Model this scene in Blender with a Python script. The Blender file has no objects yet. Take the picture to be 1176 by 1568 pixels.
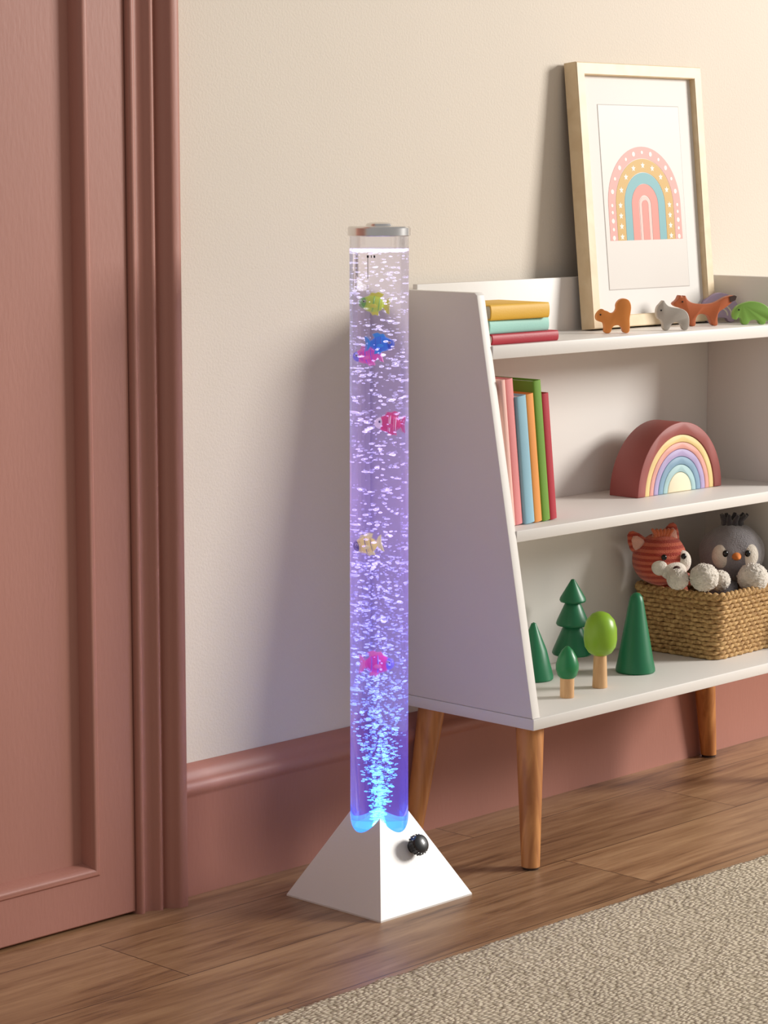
import bpy, bmesh, math, random
from mathutils import Matrix, Vector, noise
random.seed(7)
S=bpy.context.scene
try:
    S.view_settings.view_transform='Standard'
except Exception: pass

def lin(c):
    out=[]
    for v in c[:3]:
        v=v/255.0
        out.append(v/12.92 if v<=0.04045 else ((v+0.055)/1.055)**2.4)
    return tuple(out)+(1.0,)

# ---------------------------------------------------------------- materials
def mat(name,col,rough=0.5,var=0.06,vscale=6,bump=0.0,bscale=200,metal=0.0,stretch=(1,1,1),coat=0,emis=None,es=0,sheen=0):
    m=bpy.data.materials.new(name); m.use_nodes=True
    n=m.node_tree.nodes; l=m.node_tree.links
    p=n['Principled BSDF']
    p.inputs['Roughness'].default_value=rough
    p.inputs['Metallic'].default_value=metal
    if coat: p.inputs['Coat Weight'].default_value=coat
    if sheen: p.inputs['Sheen Weight'].default_value=sheen
    tc=n.new('ShaderNodeTexCoord'); mp=n.new('ShaderNodeMapping'); mp.inputs['Scale'].default_value=stretch
    l.new(tc.outputs['Object'],mp.inputs['Vector'])
    nz=n.new('ShaderNodeTexNoise'); nz.inputs['Scale'].default_value=vscale; nz.inputs['Detail'].default_value=5
    l.new(mp.outputs['Vector'],nz.inputs['Vector'])
    r=n.new('ShaderNodeValToRGB')
    c=lin(col)
    r.color_ramp.elements[0].position=0.3; r.color_ramp.elements[1].position=0.7
    r.color_ramp.elements[0].color=tuple(v*(1-var) for v in c[:3])+(1,)
    r.color_ramp.elements[1].color=tuple(min(1,v*(1+var)) for v in c[:3])+(1,)
    l.new(nz.outputs['Fac'],r.inputs['Fac']); l.new(r.outputs['Color'],p.inputs['Base Color'])
    if bump>0:
        nb=n.new('ShaderNodeTexNoise'); nb.inputs['Scale'].default_value=bscale; nb.inputs['Detail'].default_value=3
        l.new(mp.outputs['Vector'],nb.inputs['Vector'])
        b=n.new('ShaderNodeBump'); b.inputs['Strength'].default_value=bump; b.inputs['Distance'].default_value=0.002
        l.new(nb.outputs['Fac'],b.inputs['Height']); l.new(b.outputs['Normal'],p.inputs['Normal'])
    if emis:
        p.inputs['Emission Color'].default_value=lin(emis); p.inputs['Emission Strength'].default_value=es
    return m

def stripes(name,c1,c2,scale,rough=0.9,direction='Z',dist=1.0):
    m=mat(name,c1,rough,sheen=0.3)
    n=m.node_tree.nodes; l=m.node_tree.links; p=n['Principled BSDF']
    tc=n.new('ShaderNodeTexCoord'); w=n.new('ShaderNodeTexWave'); w.bands_direction=direction
    w.inputs['Scale'].default_value=scale; w.inputs['Distortion'].default_value=dist
    l.new(tc.outputs['Object'],w.inputs['Vector'])
    r=n.new('ShaderNodeValToRGB'); r.color_ramp.elements[0].color=lin(c1); r.color_ramp.elements[1].color=lin(c2)
    r.color_ramp.elements[0].position=.45; r.color_ramp.elements[1].position=.55
    l.new(w.outputs['Fac'],r.inputs['Fac']); l.new(r.outputs['Color'],p.inputs['Base Color'])
    nb=n.new('ShaderNodeTexNoise'); nb.inputs['Scale'].default_value=500
    l.new(tc.outputs['Object'],nb.inputs['Vector'])
    b=n.new('ShaderNodeBump'); b.inputs['Strength'].default_value=.8; b.inputs['Distance'].default_value=.003
    l.new(nb.outputs['Fac'],b.inputs['Height']); l.new(b.outputs['Normal'],p.inputs['Normal'])
    return m

def wood(name,c1,c2,scale=(60,60,5),rough=0.45):
    m=mat(name,c1,rough)
    n=m.node_tree.nodes; l=m.node_tree.links; p=n['Principled BSDF']
    tc=n.new('ShaderNodeTexCoord'); mp=n.new('ShaderNodeMapping'); mp.inputs['Scale'].default_value=scale
    l.new(tc.outputs['Object'],mp.inputs['Vector'])
    nz=n.new('ShaderNodeTexNoise'); nz.inputs['Scale'].default_value=1.0; nz.inputs['Detail'].default_value=6; nz.inputs['Distortion'].default_value=.6
    l.new(mp.outputs['Vector'],nz.inputs['Vector'])
    r=n.new('ShaderNodeValToRGB'); r.color_ramp.elements[0].color=lin(c2); r.color_ramp.elements[1].color=lin(c1)
    r.color_ramp.elements[0].position=.35; r.color_ramp.elements[1].position=.62
    l.new(nz.outputs['Fac'],r.inputs['Fac']); l.new(r.outputs['Color'],p.inputs['Base Color'])
    return m

M_wall=mat('wall_paint',(221,211,197),0.85,var=.02,vscale=2,bump=.25,bscale=260)
M_rose=mat('rose_paint',(174,119,104),0.5,var=.05,vscale=5,bump=.12,bscale=180,stretch=(1,1,.25))
M_white=mat('white_lacquer',(228,223,217),0.45,var=.015,vscale=4,bump=.04,bscale=120)
M_leg=wood('oak_leg',(205,140,78),(168,104,52))
M_footcap=mat('dark_foot',(60,40,28),.6)
M_frame=wood('ash_frame',(226,204,168),(217,193,155),scale=(30,30,30))
M_mat=mat('mount_board',(224,220,215),.6,var=.01)
M_print=mat('print_paper',(203,196,188),.45,var=.01)
M_line=mat('print_line',(176,170,164),.6,var=.01)

def floor_mat():
    m=bpy.data.materials.new('oak_floor'); m.use_nodes=True
    n=m.node_tree.nodes; l=m.node_tree.links; p=n['Principled BSDF']
    tc=n.new('ShaderNodeTexCoord')
    bk=n.new('ShaderNodeTexBrick'); bk.offset=.37; bk.squash=1
    bk.inputs['Scale'].default_value=1; bk.inputs['Brick Width'].default_value=1.25; bk.inputs['Row Height'].default_value=.19
    bk.inputs['Mortar Size'].default_value=.0010; bk.inputs['Mortar Smooth'].default_value=.2; bk.inputs['Bias'].default_value=0
    bk.inputs['Color1'].default_value=(0,0,0,1); bk.inputs['Color2'].default_value=(1,1,1,1); bk.inputs['Mortar'].default_value=(.5,.5,.5,1)
    mo=n.new('ShaderNodeMapping'); mo.inputs['Location'].default_value=(.35,.03,0)
    l.new(tc.outputs['Object'],mo.inputs['Vector']); l.new(mo.outputs['Vector'],bk.inputs['Vector'])
    add=n.new('ShaderNodeVectorMath'); add.operation='MULTIPLY_ADD'; 
    add.inputs[1].default_value=(7,3,5)
    l.new(bk.outputs['Color'],add.inputs[0]); l.new(tc.outputs['Object'],add.inputs[2])
    mp=n.new('ShaderNodeMapping'); mp.inputs['Scale'].default_value=(5,85,1)
    l.new(add.outputs[0],mp.inputs['Vector'])
    g=n.new('ShaderNodeTexNoise'); g.inputs['Scale'].default_value=1; g.inputs['Detail'].default_value=9; g.inputs['Roughness'].default_value=.65; g.inputs['Distortion'].default_value=.8
    l.new(mp.outputs['Vector'],g.inputs['Vector'])
    mp2=n.new('ShaderNodeMapping'); mp2.inputs['Scale'].default_value=(1.8,12,1)
    l.new(add.outputs[0],mp2.inputs['Vector'])
    g2=n.new('ShaderNodeTexNoise'); g2.inputs['Scale'].default_value=1; g2.inputs['Detail'].default_value=5; g2.inputs['Distortion'].default_value=2.0
    l.new(mp2.outputs['Vector'],g2.inputs['Vector'])
    mx=n.new('ShaderNodeMath'); mx.operation='ADD'; 
    l.new(g.outputs['Fac'],mx.inputs[0]); l.new(g2.outputs['Fac'],mx.inputs[1])
    hv=n.new('ShaderNodeMath'); hv.operation='MULTIPLY'; hv.inputs[1].default_value=.5; l.new(mx.outputs[0],hv.inputs[0])
    r=n.new('ShaderNodeValToRGB'); e=r.color_ramp.elements
    e[0].position=.35; e[0].color=lin((104,72,47)); e[1].position=.62; e[1].color=lin((180,142,105))
    k=e.new(.46); k.color=lin((150,112,79))
    l.new(hv.outputs[0],r.inputs['Fac'])
    hs=n.new('ShaderNodeHueSaturation')
    mr=n.new('ShaderNodeMapRange'); mr.inputs['To Min'].default_value=.88; mr.inputs['To Max'].default_value=1.08
    l.new(bk.outputs['Color'],mr.inputs['Value']); l.new(mr.outputs[0],hs.inputs['Value']); l.new(r.outputs['Color'],hs.inputs['Color'])
    mm=n.new('ShaderNodeMixRGB'); mm.inputs['Color2'].default_value=lin((74,50,34))
    l.new(bk.outputs['Fac'],mm.inputs['Fac']); l.new(hs.outputs['Color'],mm.inputs['Color1'])
    l.new(mm.outputs['Color'],p.inputs['Base Color'])
    p.inputs['Roughness'].default_value=.38
    b=n.new('ShaderNodeBump'); b.inputs['Strength'].default_value=.2; b.inputs['Distance'].default_value=.001
    l.new(g.outputs['Fac'],b.inputs['Height']); l.new(b.outputs['Normal'],p.inputs['Normal'])
    return m
def rug_mat():
    m=bpy.data.materials.new('woven_wool'); m.use_nodes=True
    n=m.node_tree.nodes; l=m.node_tree.links; p=n['Principled BSDF']
    tc=n.new('ShaderNodeTexCoord')
    dn=n.new('ShaderNodeTexNoise'); dn.inputs['Scale'].default_value=14
    l.new(tc.outputs['Object'],dn.inputs['Vector'])
    ad=n.new('ShaderNodeVectorMath'); ad.operation='MULTIPLY_ADD'; ad.inputs[1].default_value=(.014,.014,0)
    l.new(dn.outputs['Color'],ad.inputs[0]); l.new(tc.outputs['Object'],ad.inputs[2])
    mp=n.new('ShaderNodeMapping'); mp.inputs['Scale'].default_value=(105,200,1); mp.inputs['Rotation'].default_value=(0,0,.12)
    l.new(ad.outputs[0],mp.inputs['Vector'])
    v=n.new('ShaderNodeTexVoronoi'); v.inputs['Scale'].default_value=1; v.inputs['Randomness'].default_value=.6
    l.new(mp.outputs['Vector'],v.inputs['Vector'])
    r=n.new('ShaderNodeValToRGB'); e=r.color_ramp.elements
    e[0].position=.30; e[0].color=lin((222,208,184)); e[1].position=.84; e[1].color=lin((150,136,112))
    l.new(v.outputs['Distance'],r.inputs['Fac'])
    bn=n.new('ShaderNodeTexNoise'); bn.inputs['Scale'].default_value=5; bn.inputs['Detail'].default_value=4
    l.new(tc.outputs['Object'],bn.inputs['Vector'])
    mr=n.new('ShaderNodeMapRange'); mr.inputs['From Min'].default_value=.3; mr.inputs['From Max'].default_value=.7; mr.inputs['To Min'].default_value=.94; mr.inputs['To Max'].default_value=1.05
    l.new(bn.outputs['Fac'],mr.inputs['Value'])
    hs=n.new('ShaderNodeHueSaturation'); l.new(mr.outputs[0],hs.inputs['Value']); l.new(r.outputs['Color'],hs.inputs['Color'])
    l.new(hs.outputs['Color'],p.inputs['Base Color']); p.inputs['Roughness'].default_value=.95
    inv=n.new('ShaderNodeMath'); inv.operation='SUBTRACT'; inv.inputs[0].default_value=1; l.new(v.outputs['Distance'],inv.inputs[1])
    b=n.new('ShaderNodeBump'); b.inputs['Strength'].default_value=.9; b.inputs['Distance'].default_value=.0045
    l.new(inv.outputs[0],b.inputs['Height']); l.new(b.outputs['Normal'],p.inputs['Normal'])
    return m

# ---------------------------------------------------------------- mesh builder
class B:
    def __init__(s): s.v=[];s.f=[];s.m=[];s.mats=[]
    def mi(s,m):
        if m not in s.mats: s.mats.append(m)
        return s.mats.index(m)
    def raw(s,vs,fs,m,M=None):
        o=len(s.v); k=s.mi(m)
        for v in vs:
            v=Vector(v); s.v.append(tuple(M@v if M else v))
        for f in fs: s.f.append([i+o for i in f]); s.m.append(k)
    def bm(s,bm,m,M=None):
        bm.verts.index_update()
        s.raw([v.co.copy() for v in bm.verts],[[v.index for v in f.verts] for f in bm.faces],m,M); bm.free()
    def box(s,x0,x1,y0,y1,z0,z1,m,M=None,bev=0.0,seg=2):
        bm=bmesh.new(); bmesh.ops.create_cube(bm,size=1)
        for v in bm.verts:
            v.co=Vector((x0+(v.co.x+.5)*(x1-x0),y0+(v.co.y+.5)*(y1-y0),z0+(v.co.z+.5)*(z1-z0)))
        if bev: bmesh.ops.bevel(bm,geom=bm.edges[:],offset=bev,segments=seg,profile=.5,affect='EDGES')
        s.bm(bm,m,M)
    def lathe(s,prof,m,M=None,seg=32):
        vs=[];fs=[]
        for r,z in prof:
            for i in range(seg):
                a=2*math.pi*i/seg; vs.append((r*math.cos(a),r*math.sin(a),z))
        for j in range(len(prof)-1):
            for i in range(seg):
                k=(i+1)%seg
                fs.append([j*seg+i,j*seg+k,(j+1)*seg+k,(j+1)*seg+i])
        if prof[0][0]>1e-6: fs.append(list(range(seg))[::-1])
        if prof[-1][0]>1e-6: fs.append([(len(prof)-1)*seg+i for i in range(seg)])
        bm=bmesh.new()
        bv=[bm.verts.new(v) for v in vs]
        for f in fs: bm.faces.new([bv[i] for i in f])
        bmesh.ops.remove_doubles(bm,verts=bm.verts[:],dist=1e-6)
        s.bm(bm,m,M)
    def ell(s,c,r,m,M=None,seg=24,rings=16,nz=0,nf=40):
        bm=bmesh.new(); bmesh.ops.create_uvsphere(bm,u_segments=seg,v_segments=rings,radius=1)
        for v in bm.verts:
            co=Vector((v.co.x*r[0],v.co.y*r[1],v.co.z*r[2]))
            if nz: co+=v.co.normalized()*nz*noise.noise((co+Vector(c))*nf)
            v.co=co+Vector(c)
        s.bm(bm,m,M)
    def prism(s,pts,d,m,M=None,bev=0):
        """2D polygon (x,z) extruded along +y by d"""
        bm=bmesh.new(); vs=[bm.verts.new((p[0],0,p[1])) for p in pts]
        f=bm.faces.new(vs); r=bmesh.ops.extrude_face_region(bm,geom=[f])
        for g in r['geom']:
            if isinstance(g,bmesh.types.BMVert): g.co.y+=d
        bmesh.ops.recalc_face_normals(bm,faces=bm.faces[:])
        if bev:
            ed=[e for e in bm.edges if abs(e.verts[0].co.y-e.verts[1].co.y)<1e-7]
            bmesh.ops.bevel(bm,geom=ed,offset=bev,segments=2,profile=.5,affect='EDGES')
        s.bm(bm,m,M)
    def tube(s,path,rad,m,M=None,closed=False,seg=8,up=Vector((0,0,1))):
        n=len(path); vs=[];fs=[]
        P=[Vector(p) for p in path]
        for i in range(n):
            a=P[(i+1)%n] if (closed or i<n-1) else P[i]; b=P[i-1] if (closed or i>0) else P[i]
            t=(a-b).normalized(); x=t.cross(up)
            if x.length<1e-4: x=t.cross(Vector((1,0,0)))
            x.normalize(); y=x.cross(t).normalized()
            r=rad(i/n) if callable(rad) else rad
            for k in range(seg):
                q=2*math.pi*k/seg; vs.append(P[i]+x*math.cos(q)*r+y*math.sin(q)*r)
        for i in range(n if closed else n-1):
            j=(i+1)%n
            for k in range(seg):
                h=(k+1)%seg; fs.append([i*seg+k,i*seg+h,j*seg+h,j*seg+k])
        if not closed:
            fs.append(list(range(seg))[::-1]); fs.append([(n-1)*seg+k for k in range(seg)])
        s.raw(vs,fs,m,M)
    def sweep(s,x0,x1,z0,z1,prof,m,M=None,cap=None,capm=None):
        vs=[];fs=[]
        for d,y in prof:
            vs+=[(x0+d,y,z0+d),(x1-d,y,z0+d),(x1-d,y,z1-d),(x0+d,y,z1-d)]
        for j in range(len(prof)-1):
            for i in range(4):
                k=(i+1)%4; fs.append([j*4+i,j*4+k,(j+1)*4+k,(j+1)*4+i])
        s.raw(vs,fs,m,M)
        if cap:
            j=len(prof)-1; s.raw(vs[j*4:j*4+4],[[0,1,2,3]],capm or m,M)
    def done(s,name,parent=None,ang=35,dz=0.0):
        me=bpy.data.meshes.new(name)
        if dz: s.v=[(v[0],v[1],v[2]+dz) for v in s.v]
        me.from_pydata(s.v,[],s.f)
        for m in s.mats: me.materials.append(m)
        me.polygons.foreach_set('material_index',s.m)
        me.polygons.foreach_set('use_smooth',[True]*len(s.f))
        bm=bmesh.new(); bm.from_mesh(me); bmesh.ops.recalc_face_normals(bm,faces=bm.faces[:]); bm.to_mesh(me); bm.free()
        me.set_sharp_from_angle(angle=math.radians(ang)); me.update()
        o=bpy.data.objects.new(name,me); S.collection.objects.link(o)
        if parent: o.parent=parent; o.matrix_parent_inverse=Matrix.Translation(parent.location).inverted()
        return o
def empty(name,loc):
    e=bpy.data.objects.new(name,None); e.location=loc; e.empty_display_size=.05; S.collection.objects.link(e)
    return e
def frameM(o,cx,cy,cz):
    M=Matrix.Identity(4)
    for i,c in enumerate((cx,cy,cz)):
        c=Vector(c)
        for r in range(3): M[r][i]=c[r]
    for r in range(3): M[r][3]=o[r]
    return M
T=Matrix.Translation
def RZ(d): return Matrix.Rotation(math.radians(d),4,'Z')
def RX(d): return Matrix.Rotation(math.radians(d),4,'X')
def RY(d): return Matrix.Rotation(math.radians(d),4,'Y')

WY=2.735   # wall plane
DZ=-.005   # the shelf unit and everything on it sit 5 mm lower than first measured
# ---------------------------------------------------------------- room
b=B(); b.box(-1.5,8.5,WY,WY+.12,0,2.6,M_wall); b.done('wall_back')
b=B(); b.box(-1.5,8.5,-2.0,WY+.12,-.06,0,floor_mat()); b.done('floor')
prof=[(2.7345,0.0),(2.715,0.0),(2.715,.150),(2.712,.155),(2.7085,.160),(2.707,.166),(2.7085,.172),(2.713,.177),(2.7165,.179),(2.718,.185),(2.722,.191),(2.728,.196),(2.7345,.199)]
def base(x0,x1,name):
    b=B(); vs=[(x0,y,z) for y,z in prof]+[(x1,y,z) for y,z in prof]; n=len(prof)
    fs=[[i,(i+1)%n,n+(i+1)%n,n+i] for i in range(n)]+[list(range(n)),list(range(n,2*n))]
    b.raw(vs,fs,M_rose); b.done(name,ang=50)
base(2.366,8.5,'baseboard_right'); base(-1.5,1.37,'baseboard_left')
ap=[(0,2.7345),(0,2.703),(.002,2.6995),(.006,2.698),(.010,2.6995),(.012,2.703),(.014,2.7045),(.020,2.7035),(.028,2.700),(.033,2.6945),(.037,2.6925),(.041,2.6945),(.044,2.699),(.047,2.699),(.049,2.6935),(.053,2.689),(.058,2.686),(.060,2.682),(.065,2.680),(.072,2.680),(.078,2.6815),(.081,2.685),(.082,2.690),(.082,2.7345)]
b=B()
def post(x,sgn):
    n=len(ap); vs=[];
    for z in (0,2.13): vs+=[(x+sgn*d,y,z) for d,y in ap]
    fs=[[i,(i+1)%n,n+(i+1)%n,n+i] for i in range(n)]+[list(range(n)),list(range(n,2*n))]
    b.raw(vs,fs,M_rose)
post(2.284,1); post(1.452,-1)
b.box(1.452,2.284,2.69,2.7345,2.04,2.13,M_rose,bev=.004)
b.done('trim_1',ang=60)
b=B()
b.sweep(1.4535,2.2825,.004,2.038,[(0,2.7345),(0,2.708),(.002,2.706),(.068,2.706),(.0695,2.7035),(.072,2.7015),(.076,2.7015),(.079,2.7035),(.082,2.7085),(.0845,2.714),(.086,2.7185),(.087,2.7225),(.090,2.7225)],M_rose,cap=True)
b.lathe([(0,0),(.026,0),(.026,.006),(.010,.010),(.010,.03),(.022,.04),(.027,.052),(.022,.064),(0,.068)],mat('brass_knob',(190,150,90),.25,metal=1),T((1.49,2.705,1.0))@RX(90))
b.done('door_1',ang=40)

# ---------------------------------------------------------------- rug
b=B(); x0,x1,y0,y1=1.15,4.3,.35,2.215
nx,ny=300,24; vs=[];fs=[]
def edge(x): return .007*math.sin(x*3.1+.5)+.005*noise.noise(Vector((x*22,0,0)))+.0022*math.sin(x*560)
prof2=[(0.0,0.0005),(-.001,.004),(.001,.008),(.005,.0105),(.010,.0115)]
for i in range(nx*4+1):
    x=x0+(x1-x0)*i/(nx*4); e=edge(x)
    col=[(y1+e-d,z) for d,z in prof2]+[(y1-.05-(y1-y0-.05)*j/ny,.0115) for j in range(ny+1)]+[(y0,.0005)]
    vs+=[(x,y,z) for y,z in col]; nc=len(col)
for i in range(nx*4):
    for j in range(nc-1): fs.append([i*nc+j,i*nc+j+1,(i+1)*nc+j+1,(i+1)*nc+j])
b.raw(vs,fs,rug_mat()); b.done('rug',ang=70)

# ---------------------------------------------------------------- bookshelf
XL,XR=2.86,3.668; TH=.018; BY=2.713
def fy(z): return 2.437+.1818*(z-.226)
b=B()
def panel(xa):
    pts=[(fy(.244),.2445),(BY,.2445),(BY,.897),(fy(.897)+.006,.897),(fy(.897)+.001,.893)]
    M=frameM((xa,0,0),(0,1,0),(1,0,0),(0,0,1))
    b.prism(pts,TH,M_white,M,bev=.0012)
panel(XL); panel(XR-TH)
b.box(XL-.0005,XR+.0005,fy(.235)-.001,BY,.226,.244,M_white,bev=.0015)
for zt,th in ((.815,.021),(.531,.018)):
    b.box(XL+TH,XR-TH,fy(zt-.01),BY-.008,zt-th,zt,M_white,bev=.0012)
b.box(XL+TH,XR-TH,BY-.010,BY,.244,.905,M_white,bev=.001)
def leg(tx,ty,fx,fyy):
    n=24; vs=[];fs=[]
    st=[(0,.0222),(.04,.0222),(.5,.0185),(1,.0145)]
    t=Vector((tx,ty,.227)); f=Vector((fx,fyy,.004-DZ))
    rings=[(t.lerp(f,u),r) for u,r in st]
    for c,r in rings:
        for i in range(n):
            a=2*math.pi*i/n; vs.append((c.x+r*math.cos(a),c.y+r*math.sin(a),c.z))
    for j in range(len(rings)-1):
        for i in range(n):
            k=(i+1)%n; fs.append([j*n+i,j*n+k,(j+1)*n+k,(j+1)*n+i])
    fs.append(list(range(n))); b.raw(vs,fs,M_leg)
    b.lathe([(.0125,0),(.0135,.0045),(.0145,.005)],M_footcap,T((fx,fyy,-DZ)),seg=24)
leg(2.90,2.48,2.865,2.446); leg(2.90,2.688,2.863,2.697); leg(3.628,2.48,3.663,2.446); leg(3.628,2.688,3.665,2.697)
b.done('bookshelf',dz=DZ)

# ---------------------------------------------------------------- books
M_page=mat('book_pages',(238,232,218),.8,var=.05,vscale=3,stretch=(1,1,400))
def book(b,M,w,h,t,cm,c=.002):
    b.box(0.001,w,0,h,0,c,cm,M,bev=.0007); b.box(.001,w,0,h,t-c,t,cm,M,bev=.0007)
    n=8; pts=[]
    for i in range(n+1):
        a=math.pi*i/n; pts.append((-.003*math.sin(a)+.001,t/2-(t/2)*math.cos(a)))
    for i in range(n,-1,-1):
        a=math.pi*i/n; pts.append((-.003*math.sin(a)+.0035,t/2-(t/2-.0018)*math.cos(a)))
    b.prism(pts,h,cm,M)
    b.box(.003,w-.004,.003,h-.003,c*.9,t-c*.9,M_page,M)
Cy=mat('cloth_yellow',(226,176,52),.55,bump=.1,bscale=500); Ca=mat('cloth_aqua',(158,212,200),.6,bump=.1,bscale=500)
Cr=mat('cloth_crimson',(176,34,52),.5,bump=.1,bscale=500); Cp1=mat('cloth_blush',(238,190,178),.6,bump=.1,bscale=500)
Cp2=mat('cloth_pink',(226,138,138),.6,bump=.1,bscale=500); Cb=mat('cloth_blue',(142,186,204),.6,bump=.1,bscale=500)
Co=mat('cloth_orange',(232,152,72),.6,bump=.1,bscale=500); Cg=mat('cloth_green',(108,152,42),.6,bump=.1,bscale=500)
b=B(); z=.8152
for (xa,xb,ya,w,t,m,r) in ((2.888,3.046,2.553,.120,.0165,Cr,0),(2.886,3.030,2.557,.112,.021,Ca,1.0),(2.884,3.020,2.553,.108,.024,Cy,-1.2)):
    M=T((xa,ya,z))@RZ(r)@frameM((0,0,0),(0,1,0),(1,0,0),(0,0,1))
    book(b,M,w,xb-xa,t,m); z+=t+.0003
b.done('book_stack',dz=DZ)
b=B(); z0=.5315
x=2.9085
for (t,h,w,m,dy) in ((.0115,.232,.15,Cp1,.0),(.020,.232,.15,Cp2,.002),(.0235,.204,.13,Cb,-.002),(.0195,.206,.13,Co,.0),(.0195,.226,.15,Cg,.0),(.0185,.204,.13,Cr,.002)):
    lean=-6.8
    M=T((x,2.530+dy,z0))@RY(lean)@frameM((0,0,0),(0,1,0),(0,0,1),(1,0,0))
    book(b,M,w,h,t,m); x+=t/math.cos(math.radians(6.8))+.0004
b.done('book_row',dz=DZ)

# ---------------------------------------------------------------- picture frame
b=B(); W,H,D=.346,.449,.028
Mf=T((3.265,2.6565,.8185))@RX(-5.8)
b.sweep(0,W,0,H,[(.004,D),(0,D-.001),(0,.0015),(.0015,0),(.0195,0),(.021,.0015),(.021,.011)],M_frame,Mf)
b.box(.004,W-.004,.0135,D-.001,.004,H-.004,mat('backing_board',(150,120,90),.8),Mf)
b.box(.0195,W-.0195,.0110,.0136,.0195,H-.0195,M_mat,Mf)
px0,px1,pz0,pz1=.062,.286,.065,.379
b.box(px0-.0012,px1+.0012,.0107,.0111,pz0-.0012,pz1+.0012,M_line,Mf)
b.box(px0,px1,.0104,.0109,pz0,pz1,M_print,Mf)
AC=.208
def arch(r0,r1,leg,y,m,cx=.174,cz=AC):
    pts=[]; N=32; d=.0003
    pts.append((cx+r1,cz-leg))
    for i in range(N+1): a=math.pi*i/N; pts.append((cx+r1*math.cos(a),cz+r1*math.sin(a)))
    pts.append((cx-r1,cz-leg))
    if r0>0:
        pts.append((cx-r0,cz-leg))
        for i in range(N,-1,-1): a=math.pi*i/N; pts.append((cx+r0*math.cos(a),cz+r0*math.sin(a)))
        pts.append((cx+r0,cz-leg))
    b.prism(pts,d,m,Mf@T((0,y,0)))
Pk=mat('ink_pink',(218,144,134),.5,var=.02); Pm=mat('ink_mustard',(192,148,38),.5,var=.02); Pt=mat('ink_teal',(94,158,164),.5,var=.02); Pc=mat('ink_coral',(212,120,104),.5,var=.02); Pl=mat('ink_pale',(226,180,170),.5,var=.02); Pw=mat('ink_cream',(232,224,212),.5,var=.01)
arch(.081,.101,.060,.0101,Pk); arch(.057,.080,.060,.0101,Pm); arch(.037,.0560,.060,.0101,Pt); arch(.017,.0365,.060,.0101,Pc); arch(.009,.0155,.060,.0101,Pl); arch(0,.0085,.06,.0101,Pc)
def disc(x,z,r,m,n=10,star=False):
    pts=[]
    if star:
        for i in range(10):
            a=math.pi/2+math.pi*i/5; rr=r if i%2==0 else r*.45; pts.append((x+rr*math.cos(a),z+rr*math.sin(a)))
    else:
        for i in range(n): a=2*math.pi*i/n; pts.append((x+r*math.cos(a),z+r*math.sin(a)))
    b.prism(pts,.0003,m,Mf@T((0,.0099,0)))
for i in range(13):
    a=math.pi*i/12; disc(.174+.091*math.cos(a),AC+.091*math.sin(a),.0042 if i%2 else .003,Pw)
for i in range(9):
    a=math.pi*i/8; disc(.174+.0685*math.cos(a),AC+.0685*math.sin(a),.0062,Pw,star=True)
for s in (-1,1):
    for k in range(4):
        disc(.174+s*.091,AC-.012-k*.0145,.0042 if k%2 else .003,Pw)
    for k in range(3): disc(.174+s*.0685,AC-.018-k*.018,.0062,Pw,star=True)
b.done('picture_frame',dz=DZ)

# ---------------------------------------------------------------- wooden animals
def smooth_poly(p,it=2):
    for _ in range(it):
        q=[]
        for i in range(len(p)):
            a=p[i]; c=p[(i+1)%len(p)]
            q.append((a[0]*.75+c[0]*.25,a[1]*.75+c[1]*.25)); q.append((a[0]*.25+c[0]*.75,a[1]*.25+c[1]*.75))
        p=q
    return p
def toy(name,pts,col,loc,rot,th=.014,sc=1.0,extra=None,eye=None):
    b=B(); m=mat(name+'_paint',col,.45,var=.05,vscale=30)
    M=T(loc)@RZ(rot)@T((0,-th/2,0))
    p=smooth_poly([(x*sc,z*sc) for x,z in pts],2)
    zmin=min(q[1] for q in p); p=[(q[0],q[1]-zmin) for q in p]
    b.prism(p,th,m,M,bev=.0012)
    dark=mat(name+'_eye',(30,22,18),.3)
    if eye: b.lathe([(0,-.0006),(.0014,-.0006),(.0014,.0012)],dark,M@T((eye[0]*sc,0,eye[1]*sc-zmin))@RX(90),seg=12)
    if extra: extra(b,M,sc,zmin)
    return b.done(name,ang=50,dz=DZ)
sq=[(-.030,.022),(-.031,.030),(-.026,.037),(-.020,.041),(-.017,.038),(-.012,.037),(-.006,.033),(.000,.034),(.004,.040),(.003,.048),(.009,.056),(.018,.058),(.026,.054),(.029,.045),(.028,.034),(.026,.024),(.027,.012),(.026,.000),(.016,.000),(.014,.008),(.010,.013),(.000,.013),(-.004,.008),(-.006,.000),(-.017,.000),(-.016,.010),(-.018,.018),(-.024,.019)]
toy('wooden_squirrel',sq,(228,142,66),(3.246,2.600,.8155),-38,eye=(-.024,.031))
gr=[(-.028,.020),(-.031,.030),(-.029,.040),(-.023,.046),(-.018,.052),(-.014,.045),(-.008,.040),(.004,.038),(.016,.036),(.024,.030),(.028,.018),(.026,.000),(.016,.000),(.014,.010),(.006,.014),(-.004,.012),(-.008,.000),(-.018,.000),(-.019,.012),(-.022,.018)]
toy('wooden_badger',gr,(186,178,168),(3.374,2.574,.8155),-36,eye=(-.023,.034))
fx=[(-.062,.040),(-.052,.046),(-.048,.056),(-.043,.050),(-.038,.055),(-.034,.046),(-.024,.040),(-.005,.038),(.012,.038),(.026,.042),(.040,.050),(.056,.053),(.060,.050),(.052,.040),(.038,.030),(.026,.024),(.024,.012),(.026,.000),(.016,.000),(.012,.010),(.006,.020),(-.012,.022),(-.018,.012),(-.017,.000),(-.027,.000),(-.030,.014),(-.034,.026),(-.044,.032),(-.054,.034)]
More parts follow.
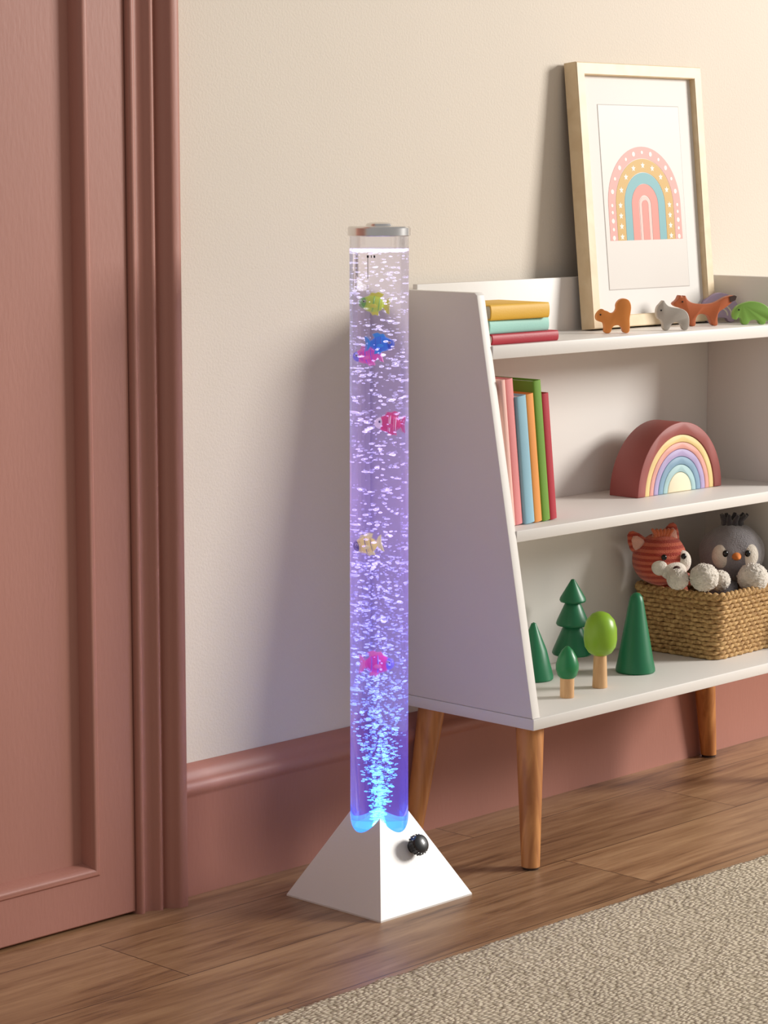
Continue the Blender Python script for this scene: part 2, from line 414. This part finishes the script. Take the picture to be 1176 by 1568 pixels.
def foxtip(b,M,sc,zm):
    b.prism([(x,z) for x,z in [(.048,.040),(.058,.044),(.0605,.0505),(.056,.0525),(.046,.0505)]],.0156,mat('fox_tip',(60,36,28),.5),M@T((0,-.0008,0)))
toy('wooden_fox',fx,(184,96,52),(3.504,2.607,.8155),-27,eye=(-.044,.043),extra=foxtip)
el=[(-.036,.010),(-.037,.022),(-.030,.032),(-.020,.037),(-.004,.041),(.012,.039),(.026,.032),(.033,.020),(.036,.006),(.030,.004),(.024,.010),(.023,.000),(.012,.000),(.010,.008),(-.006,.008),(-.009,.000),(-.020,.000),(-.021,.010),(-.027,.014),(-.030,.008)]
toy('wooden_hippo',el,(134,182,80),(3.600,2.572,.8155),-36,eye=(-.027,.026))
to=[(-.034,.010),(-.032,.024),(-.022,.038),(-.006,.046),(.010,.045),(.024,.036),(.032,.022),(.034,.010),(.026,.008),(.024,.000),(.014,.000),(.012,.007),(-.010,.007),(-.012,.000),(-.022,.000),(-.024,.008)]
def shell(b,M,sc,zm):
    mm=mat('shell_cream',(232,222,210),.5)
    for r in (.014,.021):
        pts=[]
        for i in range(13): a=math.pi*i/12; pts.append((r*math.cos(a)*1.1,.012+r*math.sin(a)))
        for i in range(12,-1,-1): a=math.pi*i/12; pts.append(((r-.0025)*math.cos(a)*1.1,.012+(r-.0025)*math.sin(a)))
        b.prism(pts,.0154,mm,M@T((0,-.0007,0)))
toy('wooden_tortoise',to,(190,168,196),(3.610,2.652,.8155),-30,sc=1.15,extra=shell)

# ---------------------------------------------------------------- stacking rainbow
b=B(); Rc=(3.431,2.595,.5315)
cols=[((152,78,72),.119,.098),((232,204,140),.0975,.085),((222,160,148),.0845,.0735),((176,160,200),.073,.0605),((128,160,184),.060,.047),((166,198,200),.0465,.034),((234,222,190),.0335,0)]
for i,(c,r1,r0) in enumerate(cols):
    pts=[];N=40;m=mat('rainbow_arc_%d'%(i+1),c,.5,var=.04,vscale=20)
    for k in range(N+1): a=math.pi*k/N; pts.append((r1*math.cos(a),r1*math.sin(a)*1.02))
    if r0>0:
        for k in range(N,-1,-1): a=math.pi*k/N; pts.append((r0*math.cos(a),r0*math.sin(a)*1.02))
    b.prism(pts,.062 if i==0 else .060,m,T(Rc)@T((0,.0015*(i>0),0)),bev=.0014)
b.done('stacking_rainbow',ang=45,dz=DZ)

# ---------------------------------------------------------------- toy trees
G1=mat('tree_deep_green',(22,112,72),.4,var=.08,vscale=20); G2=mat('tree_lime',(136,178,42),.35,var=.06,vscale=20); G3=mat('tree_green',(24,122,70),.35,var=.06,vscale=20)
Mt=wood('beech_trunk',(222,180,132),(200,152,104),scale=(80,80,10))
zb=.2443
b=B(); b.lathe([(0,.0),(.011,0),(.0115,.002),(.0115,.035)],Mt,T((3.023,2.507,zb)))
b.lathe([(0,.028),(.009,.029),(.0155,.036),(.0185,.046),(.0185,.054),(.015,.066),(.009,.077),(.003,.083),(0,.084)],G3,T((3.023,2.507,zb)))
b.done('wooden_tree',dz=DZ)
b=B(); b.lathe([(0,.0),(.012,0),(.0125,.002),(.0105,.058)],Mt,T((3.12,2.518,zb)))
b.lathe([(0,.052),(.010,.053),(.019,.058),(.0255,.068),(.0275,.080),(.0270,.098),(.023,.112),(.014,.122),(.006,.1255),(0,.126)],G2,T((3.12,2.518,zb)))
b.done('wooden_tree',dz=DZ)
b=B(); b.lathe([(0,0),(.032,0),(.0335,.002),(.0335,.006),(.030,.022),(.0125,.120),(.0105,.128),(.006,.134),(0,.136)],G1,T((3.262,2.556,zb)))
b.done('wooden_tree',dz=DZ)
b=B(); c=T((3.196,2.640,zb)); b.lathe([(0,0),(.010,0),(.010,.034)],Mt,c)
b.lathe([(0,.028),(.033,.028),(.0345,.031),(.033,.036),(.015,.078),(.0265,.078),(.028,.081),(.027,.085),(.012,.118),(.021,.118),(.0225,.121),(.0215,.125),(.003,.156),(0,.157)],G1,c)
b.done('wooden_tree',ang=30,dz=DZ)
b=B(); b.lathe([(0,0),(.032,0),(.0335,.002),(.0335,.006),(.022,.050),(.004,.094),(0,.096)],G1,T((3.095,2.640,zb)))
b.done('wooden_tree',dz=DZ)

# ---------------------------------------------------------------- basket
M_bas=wood('seagrass',(206,168,112),(154,114,68),scale=(150,150,150),rough=.8)
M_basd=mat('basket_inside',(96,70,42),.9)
b=B(); bc=Vector((3.529,2.599,zb)); Rb=RZ(2)
def rr(a,c,rad,z,n=240):
    out=[]
    segs=[(a-rad,-c+rad,-90),(a-rad,c-rad,0),(-a+rad,c-rad,90),(-a+rad,-c+rad,180)]
    for cx,cy,s in segs:
        for k in range(7):
            t=math.radians(s+90*k/6); out.append(Vector((cx+rad*math.cos(t),cy+rad*math.sin(t),z)))
    d=[0]
    for i in range(len(out)): d.append(d[-1]+(out[(i+1)%len(out)]-out[i]).length)
    tot=d[-1]; res=[];j=0
    for i in range(n):
        s=tot*i/n
        while d[j+1]<s: j+=1
        u=(s-d[j])/max(1e-9,d[j+1]-d[j]); res.append(out[j].lerp(out[(j+1)%len(out)],u))
    return res
nr=14; Hb=.104
for j in range(nr):
    u=j/(nr-1); a=.100+.006*u; c=.082+.008*u
    path=rr(a,c,.02,.004+Hb*u); q=[]
    K=44
    for i,p in enumerate(path):
        w=math.sin(2*math.pi*K*i/len(path)+math.pi*j)
        nrm=Vector((p.x/a,p.y/c,0)).normalized(); q.append(p+nrm*.0016*w+Vector((0,0,.0006*math.sin(i*.7+j))))
    b.tube(q,.0042,M_bas,T(bc)@Rb,closed=True,seg=6)
for k,(dz,ph) in enumerate(((.0,0),(.004,math.pi))):
    path=rr(.1075,.0915,.022,Hb+.006+dz); q=[]
    for i,p in enumerate(path):
        w=2*math.pi*60*i/len(path)+ph; nrm=Vector((p.x,p.y,0)).normalized()
        q.append(p+nrm*.0022*math.cos(w)+Vector((0,0,.0022*math.sin(w))))
    b.tube(q,.0042,M_bas,T(bc)@Rb,closed=True,seg=6)
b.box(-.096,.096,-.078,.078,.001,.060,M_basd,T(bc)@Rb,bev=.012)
b.done('wicker_basket',ang=80,dz=DZ)

# ---------------------------------------------------------------- plush toys
def fur(name,col,s=.004):
    return mat(name,col,.95,var=.10,vscale=80,bump=1.0,bscale=420,sheen=.6)
F_white=fur('fur_white',(236,226,212)); F_grey=fur('fur_grey',(140,136,140)); F_dark=fur('fur_charcoal',(62,60,66)); F_rust=stripes('fur_rust_stripe',(170,54,34),(204,98,70),30,direction='Z',dist=.5)
F_or=fur('fur_orange',(206,104,60)); F_pinkin=fur('fur_pink',(226,168,150)); M_black=mat('bead_black',(14,12,12),.12,var=0); M_beak=mat('felt_orange',(222,130,60),.8); M_nose=mat('felt_brown',(70,40,34),.7)
def pom(b,c,r,m=F_white):
    b.ell(c,(r,r,r*.95),m,seg=64,rings=48,nz=r*.12,nf=420)
def face(c,az): return T(c)@RZ(az)
SC=Matrix.Scale(1.1,4)
b=B(); M=face((3.424,2.632,.411),-34)@SC
b.ell((0,0,0),(.044,.038,.042),F_rust,M,seg=48,rings=32,nz=.002)
b.ell((.012,-.030,-.015),(.022,.018,.015),F_white,M,seg=40,rings=28,nz=.001)
b.ell((.030,-.022,-.002),(.014,.014,.018),F_white,M,seg=40,rings=28)
b.ell((-.010,-.031,-.008),(.014,.010,.014),F_white,M,seg=40,rings=28)
b.ell((.012,-.048,-.009),(.006,.005,.0045),M_nose,M)
b.ell((.028,-.034,.008),(.0045,.004,.0048),M_black,M); b.ell((-.006,-.0385,.008),(.0045,.004,.0048),M_black,M)
for s,cx in ((-1,-.036),(1,.014)):
    Me=M@T((cx,-.004,.030 if s>0 else .022))@RY(s*12-(24 if s<0 else 0))
    b.lathe([(0,-.006),(.014,-.004),(.0155,.005),(.012,.016),(.006,.026),(0,.029)],F_rust,Me@Matrix.Diagonal((1,.5,1,1)),seg=24)
    b.lathe([(0,-.002),(.010,0),(.0105,.006),(.006,.017),(0,.021)],F_pinkin,Me@T((0,-.0055,0))@Matrix.Diagonal((1,.4,1,1)),seg=20)
for k in range(6): b.tube([Vector((.004*k-.012,-.01,.036)),Vector((.005*k-.014,-.016,.045)),Vector((.007*k-.020,-.019,.050))],lambda t:.0045*(1-t)+.001,F_or,M)
b.ell((3.463,2.632,.345),(.028,.028,.030),F_rust,nz=.003)
pom(b,(3.400,2.574,.384),.019); pom(b,(3.427,2.538,.388),.025)
b.ell((3.430,2.590,.380),(.014,.035,.012),F_rust)
b.done('plush_fox',ang=80,dz=DZ)
b=B(); M=face((3.578,2.590,.410),-44)@SC
b.ell((0,0,0),(.053,.044,.047),F_grey,M,seg=48,rings=32,nz=.002)
for s in (-1,1):
    b.ell((s*.020,-.029,-.001),(.018,.014,.022),F_white,M,seg=40,rings=28,nz=.001); b.ell((s*.018,-.0425,.004),(.0046,.004,.0055),M_black,M)
b.lathe([(0,.022),(.003,.019),(.007,.010),(.0095,0)],M_beak,M@T((0,-.037,.000))@RX(96)@Matrix.Diagonal((1,.8,1,1)),seg=20)
for k in range(12):
    a=k*.7; b.tube([Vector((.012*math.cos(a),.008*math.sin(a),.038)),Vector((.014*math.cos(a),.010*math.sin(a),.052)),Vector((.022*math.cos(a)+.003,.014*math.sin(a),.062))],lambda t:.006*(1-t)+.0008,F_dark,M)
b.ell((3.560,2.602,.345),(.034,.032,.030),F_grey,nz=.003)
pom(b,(3.551,2.524,.374),.027); pom(b,(3.488,2.550,.374),.019)
b.ell((3.608,2.560,.375),(.010,.016,.022),F_dark)
b.done('plush_penguin',ang=80,dz=DZ)

# ---------------------------------------------------------------- bubble lamp
LX,LY=2.598,2.516; R=.0432
lamp=empty('bubble_lamp',(LX,LY,0))
PI=Matrix.Translation(lamp.location).inverted()
b=B(); a0=.0985; HP=.1895; n=64; vs=[];fs=[]
for i in range(n):
    t=math.pi/4+2*math.pi*i/n; c,s=math.cos(t),math.sin(t); k=max(abs(c),abs(s))
    ro=a0/k; rin=R+.0004
    z=lambda r:HP*(1-r*k/a0)
    vs+=[(LX+rin*c,LY+rin*s,.012),(LX+rin*c,LY+rin*s,z(rin)),(LX+(ro-.0012)*c,LY+(ro-.0012)*s,z(ro-.0012)+.002),(LX+ro*c,LY+ro*s,.0025),(LX+ro*c,LY+ro*s,0)]
for i in range(n):
    j=(i+1)%n
    for q in range(4): fs.append([i*5+q,i*5+q+1,j*5+q+1,j*5+q])
M_base=mat('white_base',(232,228,224),.4,var=.01,bump=.05,bscale=300)
b.raw(vs,fs,M_base); b.done('base',lamp,ang=25)
sl=math.atan2(HP,a0); nv=Vector((0,-math.sin(sl),math.cos(sl)))
kz=.082; ky=LY-a0*(1-kz/HP); kx=LX+.012
Mk=frameM((kx,ky,kz),(1,0,0),nv.cross(Vector((1,0,0))),nv)
b=B(); MK=mat('black_plastic',(22,22,24),.35,var=.0,coat=.3)
b.lathe([(0,0),(.009,0),(.009,.006),(.0135,.008),(.0150,.012),(.0150,.019),(.0135,.0225),(.010,.0245),(0,.0250)],MK,Mk)
for i in range(18):
    t=2*math.pi*i/18
    b.box(-.0008,.0008,.0143,.0158,.010,.020,MK,Mk@Matrix.Rotation(t,4,'Z'))
b.done('control_knob',lamp)
def glass(name,ior,tr,col,es):
    m=bpy.data.materials.new(name); m.use_nodes=True; n=m.node_tree.nodes; l=m.node_tree.links
    out=n['Material Output']; n.remove(n['Principled BSDF'])
    g=n.new('ShaderNodeBsdfGlass'); g.inputs['IOR'].default_value=ior; g.inputs['Roughness'].default_value=0; g.inputs['Color'].default_value=col
    t=n.new('ShaderNodeBsdfTransparent'); t.inputs['Color'].default_value=col
    mx=n.new('ShaderNodeMixShader'); mx.inputs['Fac'].default_value=tr
    l.new(g.outputs[0],mx.inputs[1]); l.new(t.outputs[0],mx.inputs[2])
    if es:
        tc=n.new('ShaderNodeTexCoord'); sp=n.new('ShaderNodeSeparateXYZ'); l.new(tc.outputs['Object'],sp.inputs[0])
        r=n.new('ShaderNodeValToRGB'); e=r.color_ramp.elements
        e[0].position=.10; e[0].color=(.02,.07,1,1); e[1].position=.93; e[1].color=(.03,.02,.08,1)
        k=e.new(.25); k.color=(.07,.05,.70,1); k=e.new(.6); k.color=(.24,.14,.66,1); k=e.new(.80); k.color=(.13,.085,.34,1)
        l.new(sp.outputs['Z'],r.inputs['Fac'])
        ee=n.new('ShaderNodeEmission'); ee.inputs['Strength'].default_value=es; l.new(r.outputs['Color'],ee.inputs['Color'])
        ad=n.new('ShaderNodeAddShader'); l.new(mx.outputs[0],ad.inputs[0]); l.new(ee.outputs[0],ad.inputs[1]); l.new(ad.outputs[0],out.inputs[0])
    else: l.new(mx.outputs[0],out.inputs[0])
    return m
MW=glass('glowing_water_in_acrylic',1.36,.26,(.95,.94,1,1),.24)  # violet glow added to the water surface, tints tube and lights its surroundings
MA=glass('clear_acrylic',1.45,.5,(.98,.98,1,1),0)
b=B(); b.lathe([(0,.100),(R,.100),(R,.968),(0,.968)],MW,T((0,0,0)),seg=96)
o=b.done('water_column',None,ang=30); o.location=(LX,LY,0); o.parent=lamp; o.matrix_parent_inverse=PI
b=B(); b.lathe([(R,.9685),(R,.9865),(R-.003,.9865),(R-.003,.9685),(R,.9685)],MA,T((LX,LY,0)),seg=96); b.done('tube_rim',lamp)
MC=mat('brushed_steel',(226,224,222),.24,metal=1,var=.03,vscale=40)
b=B(); b.lathe([(0,.9855),(R+.0012,.9855),(R+.0024,.9865),(R+.0024,.9970),(R+.0008,.9990),(.020,.9998),(.018,1.0030),(.012,1.0048),(0,1.0052)],MC,T((LX,LY,0)),seg=96); b.done('cap',lamp)
b=B()
for (ang_,z0_,z1_,w_) in ((-158,.925,.955,.0007),(-158,.955,.9585,.003),(-151,.955,.9585,.0012),(-145,.955,.9585,.0024)):
    t=math.radians(ang_); Mx=T((LX,LY,0))@Matrix.Rotation(t,4,'Z')
    b.box(R+.00005,R+.0003,-w_/2,w_/2,z0_,z1_,MK,Mx)
b.done('level_mark',lamp)
def emi(name,col,s):
    m=bpy.data.materials.new(name); m.use_nodes=True; n=m.node_tree.nodes; p=n['Principled BSDF']
    p.inputs['Base Color'].default_value=(.1,.2,.8,1); p.inputs['Emission Color'].default_value=col; p.inputs['Emission Strength'].default_value=s; return m
b=B(); b.lathe([(0,.102),(.036,.102),(.038,.106),(.036,.110),(0,.110)],emi('led_ring',(.03,.20,1,1),2.4),T((LX,LY,0)),seg=48)
b.lathe([(0,.110),(.008,.110),(.007,.114),(0,.115)],emi('led_lens',(.15,.75,1,1),8),T((LX,LY,0)),seg=24)
b.done('led_puck',lamp)
bm_=bmesh.new(); bmesh.ops.create_icosphere(bm_,subdivisions=2,radius=1); bm_.verts.index_update()
iv=[v.co.copy() for v in bm_.verts]; jf=[[v.index for v in f.verts] for f in bm_.faces]; bm_.free()
mb=bpy.data.materials.new('glowing_air_bubbles'); mb.use_nodes=True; n=mb.node_tree.nodes; l=mb.node_tree.links
out=n['Material Output']; n.remove(n['Principled BSDF'])
tc=n.new('ShaderNodeTexCoord'); sp=n.new('ShaderNodeSeparateXYZ'); l.new(tc.outputs['Object'],sp.inputs[0])
r=n.new('ShaderNodeValToRGB'); e=r.color_ramp.elements
e[0].position=.10; e[0].color=(.05,.60,1,1); e[1].position=.97; e[1].color=(.74,.70,.95,1)
k=e.new(.20); k.color=(.07,.30,1,1); k=e.new(.40); k.color=(.22,.24,1,1); k=e.new(.65); k.color=(.52,.42,1,1)
l.new(sp.outputs['Z'],r.inputs['Fac'])
rs=n.new('ShaderNodeValToRGB'); e=rs.color_ramp.elements; e[0].position=.1; e[0].color=(1,1,1,1); e[1].position=.95; e[1].color=(.30,.30,.30,1)
k=e.new(.28); k.color=(.80,.80,.80,1); k=e.new(.5); k.color=(.55,.55,.55,1)
l.new(sp.outputs['Z'],rs.inputs['Fac'])
mu=n.new('ShaderNodeMath'); mu.operation='MULTIPLY'; mu.inputs[1].default_value=5.5; l.new(rs.outputs['Color'],mu.inputs[0])
em=n.new('ShaderNodeEmission'); l.new(r.outputs['Color'],em.inputs['Color']); l.new(mu.outputs[0],em.inputs['Strength'])  # LED light on the bubbles painted in as emission, fading with height
gl=n.new('ShaderNodeBsdfGlossy'); gl.inputs['Roughness'].default_value=.05
ad=n.new('ShaderNodeAddShader'); l.new(em.outputs[0],ad.inputs[0]); l.new(gl.outputs[0],ad.inputs[1])
tr=n.new('ShaderNodeBsdfTransparent'); lw=n.new('ShaderNodeLayerWeight'); lw.inputs['Blend'].default_value=.36
mx=n.new('ShaderNodeMixShader'); l.new(lw.outputs['Facing'],mx.inputs[0]); l.new(tr.outputs[0],mx.inputs[1]); l.new(ad.outputs[0],mx.inputs[2]); l.new(mx.outputs[0],out.inputs[0])
b=B(); b.mi(mb)
def bubble(x,y,z,s,fl=.55):
    o=len(b.v); q=random.uniform(-.4,.4); rx=random.uniform(.8,1.3)
    for v in iv: b.v.append((x+v.x*s*rx,y+v.y*s*rx,z+v.z*s*fl+v.x*s*q*.5))
    for f in jf: b.f.append([i+o for i in f]); b.m.append(0)
def inr(rm,pw=.5):
    t=random.uniform(0,2*math.pi); rr_=rm*random.random()**pw; return rr_*math.cos(t),rr_*math.sin(t)
for i in range(1350):
    z=.118+(.965-.118)*random.random()
    rm=min(.0392,.008+(z-.11)*.16)
    x,y=inr(rm); s=random.choice((.0008,.0011,.0014,.0018,.0022,.0028))*random.uniform(.8,1.2)
    bubble(x,y,z,s,.50)
for i in range(800):
    z=.115+.42*random.random()**1.5; x,y=inr(min(.034,.006+(z-.11)*.11),.8); bubble(x,y,z,random.uniform(.0005,.0017),.75)
for i in range(170):
    x,y=inr(.039); bubble(x,y,.9665-random.random()*.004,random.uniform(.0012,.0028),.5)
o=b.done('bubbles',None,ang=80); o.location=(LX,LY,0); o.parent=lamp; o.matrix_parent_inverse=PI
def fish(x,y,z,az,c1,c2,c3,s=1,tilt=0,k=1):
    b=B(); A=mat('fish_%d_a'%k,c1,.35,emis=c1,es=.25); Bm=mat('fish_%d_b'%k,c2,.35,emis=c2,es=.25); C=mat('fish_%d_c'%k,c3,.35,emis=c3,es=.2)  # fish colours also emit faintly, a glow added to plain plastic
    M=T((LX+x,LY+y,z))@RZ(az)@RY(tilt)@Matrix.Scale(s,4)
    b.ell((0,0,0),(.0125,.0055,.0100),A,M,seg=24,rings=16)
    b.ell((-.0085,0,0),(.0065,.0046,.0068),Bm,M,seg=16,rings=12)
    b.ell((.0005,0,0),(.0018,.0060,.0101),Bm,M,seg=16,rings=12)
    b.ell((.0065,0,0),(.0014,.0050,.0086),Bm,M,seg=16,rings=12)
    b.prism([(.010,0),(.015,.0085),(.0185,.0105),(.0170,0),(.0185,-.0105),(.015,-.0085)],.0016,C,M@T((0,-.0008,0)),bev=.0003)
    b.prism([(-.006,.0078),(-.003,.0135),(.001,.0130),(.004,.0150),(.010,.0130),(.007,.0065)],.0014,C,M@T((0,-.0007,0)),bev=.0003)
    b.prism([(-.003,-.0078),(.002,-.0140),(.004,-.0125),(.008,-.0135),(.007,-.0065)],.0014,C,M@T((0,-.0007,0)),bev=.0003)
    for sy in (-1,1):
        b.ell((-.0095,sy*.0038,.0018),(.0020,.0012,.0020),F_white,M,seg=10,rings=8); b.ell((-.0100,sy*.0046,.0018),(.0011,.0007,.0011),M_black,M,seg=8,rings=6)
        b.ell((.001,sy*.0058,-.002),(.004,.0008,.0024),C,M,seg=10,rings=8)
    b.done('fish_%d'%k,lamp)
def fp(lat,dep=0): return lat*.6947-dep*.7193, -lat*.7193-dep*.6947
for k,(lat,z,az,c1,c2,c3,s,tl) in enumerate((
   (-.010,.888,-46,(196,214,60),(110,170,70),(226,220,70),1.2,8),
   (.003,.830,-226,(30,120,220),(20,80,190),(40,150,230),1.1,0),
   (-.018,.812,-70,(232,80,170),(90,90,220),(240,120,190),1.1,-8),
   (.016,.714,-46,(214,44,84),(240,220,226),(226,70,110),1.25,4),
   (-.021,.535,-60,(236,214,70),(60,50,60),(240,230,130),1.2,-10),
   (-.002,.358,-220,(232,60,150),(120,110,230),(250,120,170),1.35,0)),1):
    x,y=fp(lat*.8,.014 if k!=3 else .004); fish(x,y,z,az,c1,c2,c3,s,tl,k)

# ---------------------------------------------------------------- lighting
def area(name,loc,tgt,sx,sy,e,col):
    L=bpy.data.lights.new(name,'AREA'); L.shape='RECTANGLE'; L.size=sx; L.size_y=sy; L.energy=e; L.color=col
    o=bpy.data.objects.new(name,L); o.location=loc; o.rotation_euler=(Vector(tgt)-Vector(loc)).to_track_quat('-Z','Y').to_euler(); S.collection.objects.link(o)
area('window_light',(7.2,-.6,2.5),(2.8,2.7,.7),1.4,1.6,345,(1,.965,.915))
w=bpy.data.worlds.new('World'); S.world=w; w.use_nodes=True
w.node_tree.nodes['Background'].inputs[0].default_value=(1,.975,.95,1); w.node_tree.nodes['Background'].inputs[1].default_value=.37

# ---------------------------------------------------------------- camera
cam=bpy.data.cameras.new('camera'); co=bpy.data.objects.new('camera',cam); S.collection.objects.link(co)
co.location=(0,0,1.08); co.rotation_euler=(math.radians(90-7.85),0,math.radians(43.97-90))
cam.sensor_fit='VERTICAL'; cam.sensor_height=36; cam.lens=3800/1568*36; cam.clip_start=.05
S.camera=co
